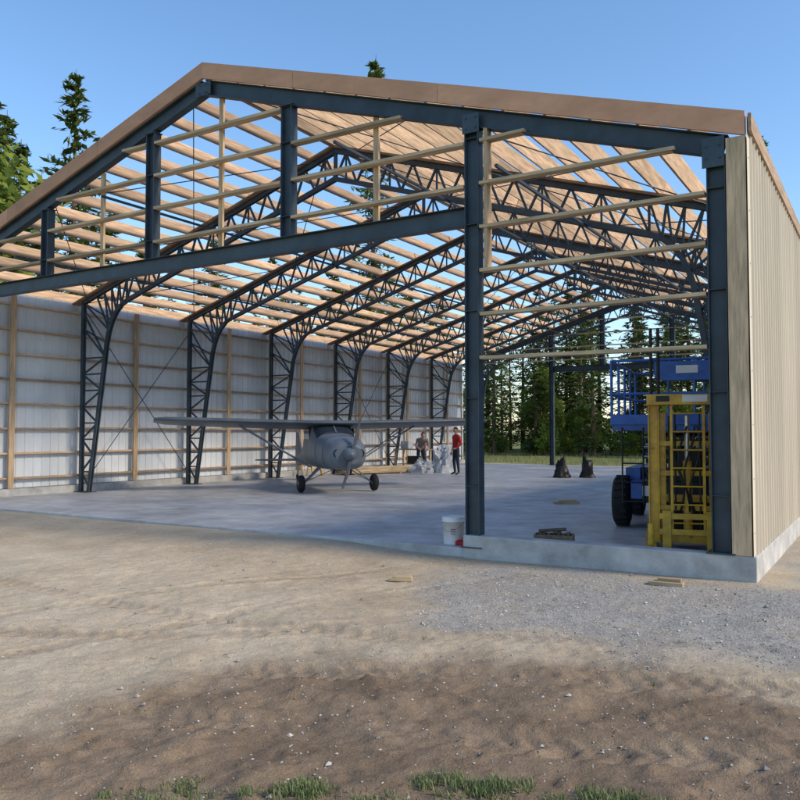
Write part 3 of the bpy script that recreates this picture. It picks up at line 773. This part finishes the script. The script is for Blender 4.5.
def offcut(x,y,z,dims,rz):
    e=empty('lumber_offcut',(x,y,z),rz); b=B(); b.box((0,0,dims[2]/2),dims); b.box((.03,dims[1]*.2,dims[2]*1.45),(dims[0]*.7,dims[1]*.55,dims[2]*.8))
    b.obj('board',M_woodX,e,bevel=.003)
offcut(-2.05,8.72,hz(-2.05,8.72)+.0,(.34,.12,.04),.1)
offcut(-4.62,7.55,hz(-4.62,7.55)+.008,(.26,.08,.03),.4)
offcut(-5.8,16.1,FZ,(.55,.08,.05),.6)
e=empty('lumber_stack',(-16.0,24.2,FZ),math.radians(70)); b=B()
for i in range(5):
    for j in range(4-(i>2)):
        b.box((random.uniform(-.1,.1),-.33+.2*j,.06+.045*i),(2.8,.185,.04))
for x in(-1,1): b.box((x,0,.018),(.09,.8,.035))
b.obj('boards',M_woodX,e)
e=empty('workbench',(-15.9,26.9,FZ),math.radians(-10)); b=B()
b.box((0,0,.82),(1.5,.6,.04),0)
for x in(-.68,.68):
    for y in(-.24,.24): b.box((x,y,.40),(.07,.07,.80),0)
b.box((0,0,.25),(1.36,.5,.02),0); b.box((-.3,0,1.0),(.4,.3,.3),1); b.box((.35,.05,.95),(.3,.25,.2),2); b.box((.1,0,.42),(.5,.3,.3),3)
b.obj('bench',[M_woodX,M_tarp,M_red,M_blackp],e,bevel=.004)
e=empty('step_ladder',(-17.0,21.8,FZ),0); b=B()
for s_ in(-1,1):
    b.beam((.35,s_*.25,0),(.0,s_*.16,1.5),.03,.06,mi=0); b.beam((-.3,s_*.25,0),(.0,s_*.16,1.5),.025,.04,mi=0)
for k in range(5): b.box((.35-.07*(k+1)*.95,0,.28*(k+1)),(.09,.46-.03*k,.02),0)
b.obj('ladder_frame',[M_yel],e)

# ------------------------------------------------------------------ people
def person(name,loc,rz,pose,mt_shirt,mt_pants,h=1.72):
    root=empty(name,loc,rz)
    J=dict(pose); hd=Vector(J.pop('head')); names=list(J.keys()); ix={k:i for i,k in enumerate(names)}
    edges=[('pel','sp1'),('sp1','sp2'),('sp2','chest'),('chest','neck'),('neck','head0'),
     ('chest','shL'),('shL','elL'),('elL','wrL'),('wrL','paL'),('chest','shR'),('shR','elR'),('elR','wrR'),('wrR','paR'),
     ('pel','hiL'),('hiL','knL'),('knL','anL'),('anL','toL'),('pel','hiR'),('hiR','knR'),('knR','anR'),('anR','toR')]
    R={'pel':.135,'sp1':.125,'sp2':.14,'chest':.135,'neck':.055,'head0':.05,'shL':.068,'shR':.068,'elL':.045,'elR':.045,'wrL':.03,'wrR':.03,'paL':.03,'paR':.03,
       'hiL':.095,'hiR':.095,'knL':.065,'knR':.065,'anL':.045,'anR':.045,'toL':.035,'toR':.035}
    V=[Vector(J[k]) for k in names]; E=[(ix[a],ix[c]) for a,c in edges]; rr=[R[k] for k in names]
    for sd_ in('L','R'):
        pa=Vector(J['pa'+sd_]); wr=Vector(J['wr'+sd_]); d=(pa-wr).normalized(); s0=d.orthogonal().normalized()
        for q,(off,ln) in enumerate(((-.03,.06),(-.012,.075),(.008,.08),(.026,.07),(.045,.05))):
            base_=ix['pa'+sd_]
            i0=len(V); V.append(pa+s0*off+d*(.02 if q<4 else -.02)); rr.append(.010); E.append((base_,i0))
            V.append(V[i0]+d*ln*.5+s0*(off*.2)); rr.append(.009); E.append((i0,i0+1))
            V.append(V[i0+1]+d*ln*.45+Vector((0,-.012,0))); rr.append(.007); E.append((i0+1,i0+2))
    me=bpy.data.meshes.new('body'); me.from_pydata([tuple(v) for v in V],E,[])
    ob=bpy.data.objects.new('body_tmp',me); S.collection.objects.link(ob)
    ob.modifiers.new('skin','SKIN'); ob.modifiers.new('sub','SUBSURF').levels=1
    sv=me.skin_vertices[0].data
    for i,r_ in enumerate(rr): sv[i].radius=(r_,r_*(.78 if (i<len(names) and names[i] in('chest','sp1','sp2')) else 1))
    sv[0].use_root=True
    dg=bpy.context.evaluated_depsgraph_get(); m2=bpy.data.meshes.new_from_object(ob.evaluated_get(dg))
    bpy.data.objects.remove(ob)
    m2.materials.clear()
    for q in(mt_shirt,mt_pants,M_skin,M_blackp): m2.materials.append(q)
    def near(p):
        best=None;bd=9
        for a,c in edges:
            A0=Vector(J[a]);C0=Vector(J[c]);t_=max(0,min(1,(p-A0).dot(C0-A0)/max(1e-6,(C0-A0).length_squared))); dd=(p-A0-(C0-A0)*t_).length
            if dd<bd: bd=dd;best=(a,c,t_)
        return best
    for f in m2.polygons:
        a,c,t_=near(f.center); f.use_smooth=True
        if a=='neck': k=2
        elif c[:2]=='wr' and t_>.85: k=2
        elif c[:2]=='pa' or a[:2]=='wr': k=2
        elif c[:2]=='to': k=3
        elif c[:2] in('hi','kn','an'): k=1
        elif (a,c)==('pel','sp1') and t_<.4: k=1
        else: k=0
        f.material_index=k
    ob=bpy.data.objects.new('body',m2); S.collection.objects.link(ob); ob.parent=root
    b=B()
    vs=[];n=20;Rn=14
    for j in range(Rn+1):
        ph=-PI/2+PI*j/Rn
        for i in range(n):
            a=2*PI*i/n; x,y,z=math.cos(a)*math.cos(ph),math.sin(a)*math.cos(ph),math.sin(ph)
            jaw=1-.25*max(0,-z); nose=.022*math.exp(-((x*.075/.014)**2)-((z*.12+.012)/.02)**2) if y<0 else 0
            vs.append(hd+Vector((x*.075*jaw,y*.095*jaw-nose,z*.118)))
    fs=[(j*n+i,j*n+(i+1)%n,(j+1)*n+(i+1)%n,(j+1)*n+i) for j in range(Rn) for i in range(n)]
    b.add(vs,fs,0,None,True)
    hv=[];
    for j in range(8):
        ph=.12+ (PI/2-.12)*j/7
        for i in range(n):
            a=2*PI*i/n; x,y,z=math.cos(a)*math.cos(ph),math.sin(a)*math.cos(ph),math.sin(ph)
            zz=z*.128 if y<.0 else z*.128-(1-j/7)*.06*y
            hv.append(hd+Vector((x*.083,y*.103+.01,zz+(.03 if y<-.3 and j==0 else 0))))
    b.add(hv,[(j*n+i,j*n+(i+1)%n,(j+1)*n+(i+1)%n,(j+1)*n+i) for j in range(7) for i in range(n)],1,None,True)
    for s_ in(-1,1):
        b.lathe(hd+Vector((s_*.028,-.082,.008)),(0,-1,0),[(0,.012),(.006,.009),(.009,0)],8,2)
        b.lathe(hd+Vector((s_*.072,.005,-.005)),(s_,0,0),[(0,.026),(.012,.024),(.014,0)],10,0)
    b.box(hd+Vector((0,-.084,-.055)),(.045,.008,.010),3)
    b.obj('head',[M_skin,M_hair,M_blackp,M_red],root)
    root.scale=(h/1.75,)*3
stand={'pel':(0,0,.95),'sp1':(0,-.01,1.08),'sp2':(0,-.01,1.22),'chest':(0,0,1.38),'neck':(0,.0,1.50),'head0':(0,-.01,1.57),'head':(0,-.03,1.65),
 'shL':(.18,0,1.41),'elL':(.27,.03,1.13),'wrL':(.20,-.15,.98),'paL':(.17,-.21,.97),'shR':(-.18,0,1.41),'elR':(-.25,.05,1.12),'wrR':(-.27,-.02,.87),'paR':(-.27,-.04,.79),
 'hiL':(.09,0,.90),'knL':(.12,-.02,.50),'anL':(.14,.02,.09),'toL':(.16,-.15,.035),'hiR':(-.09,0,.90),'knR':(-.11,-.03,.50),'anR':(-.12,.02,.09),'toR':(-.15,-.15,.035)}
bend={'pel':(0,.08,.92),'sp1':(0,0,1.03),'sp2':(0,-.10,1.12),'chest':(0,-.24,1.22),'neck':(0,-.35,1.30),'head0':(0,-.39,1.35),'head':(0,-.44,1.40),
 'shL':(.18,-.26,1.24),'elL':(.24,-.30,.98),'wrL':(.16,-.50,.88),'paL':(.14,-.57,.86),'shR':(-.18,-.26,1.24),'elR':(-.24,-.30,.98),'wrR':(-.16,-.50,.90),'paR':(-.13,-.57,.88),
 'hiL':(.09,.07,.88),'knL':(.12,-.03,.49),'anL':(.13,.05,.09),'toL':(.15,-.12,.035),'hiR':(-.09,.07,.88),'knR':(-.11,.0,.49),'anR':(-.12,.12,.09),'toR':(-.14,-.05,.035)}
person('person',(-12.95,24.9,FZ),math.radians(-30),stand,M_red,M_jean,1.66)
person('person',(-14.95,25.9,FZ),math.radians(40),bend,M_shirt,M_jean,1.72)
print('done',len(bpy.data.objects))
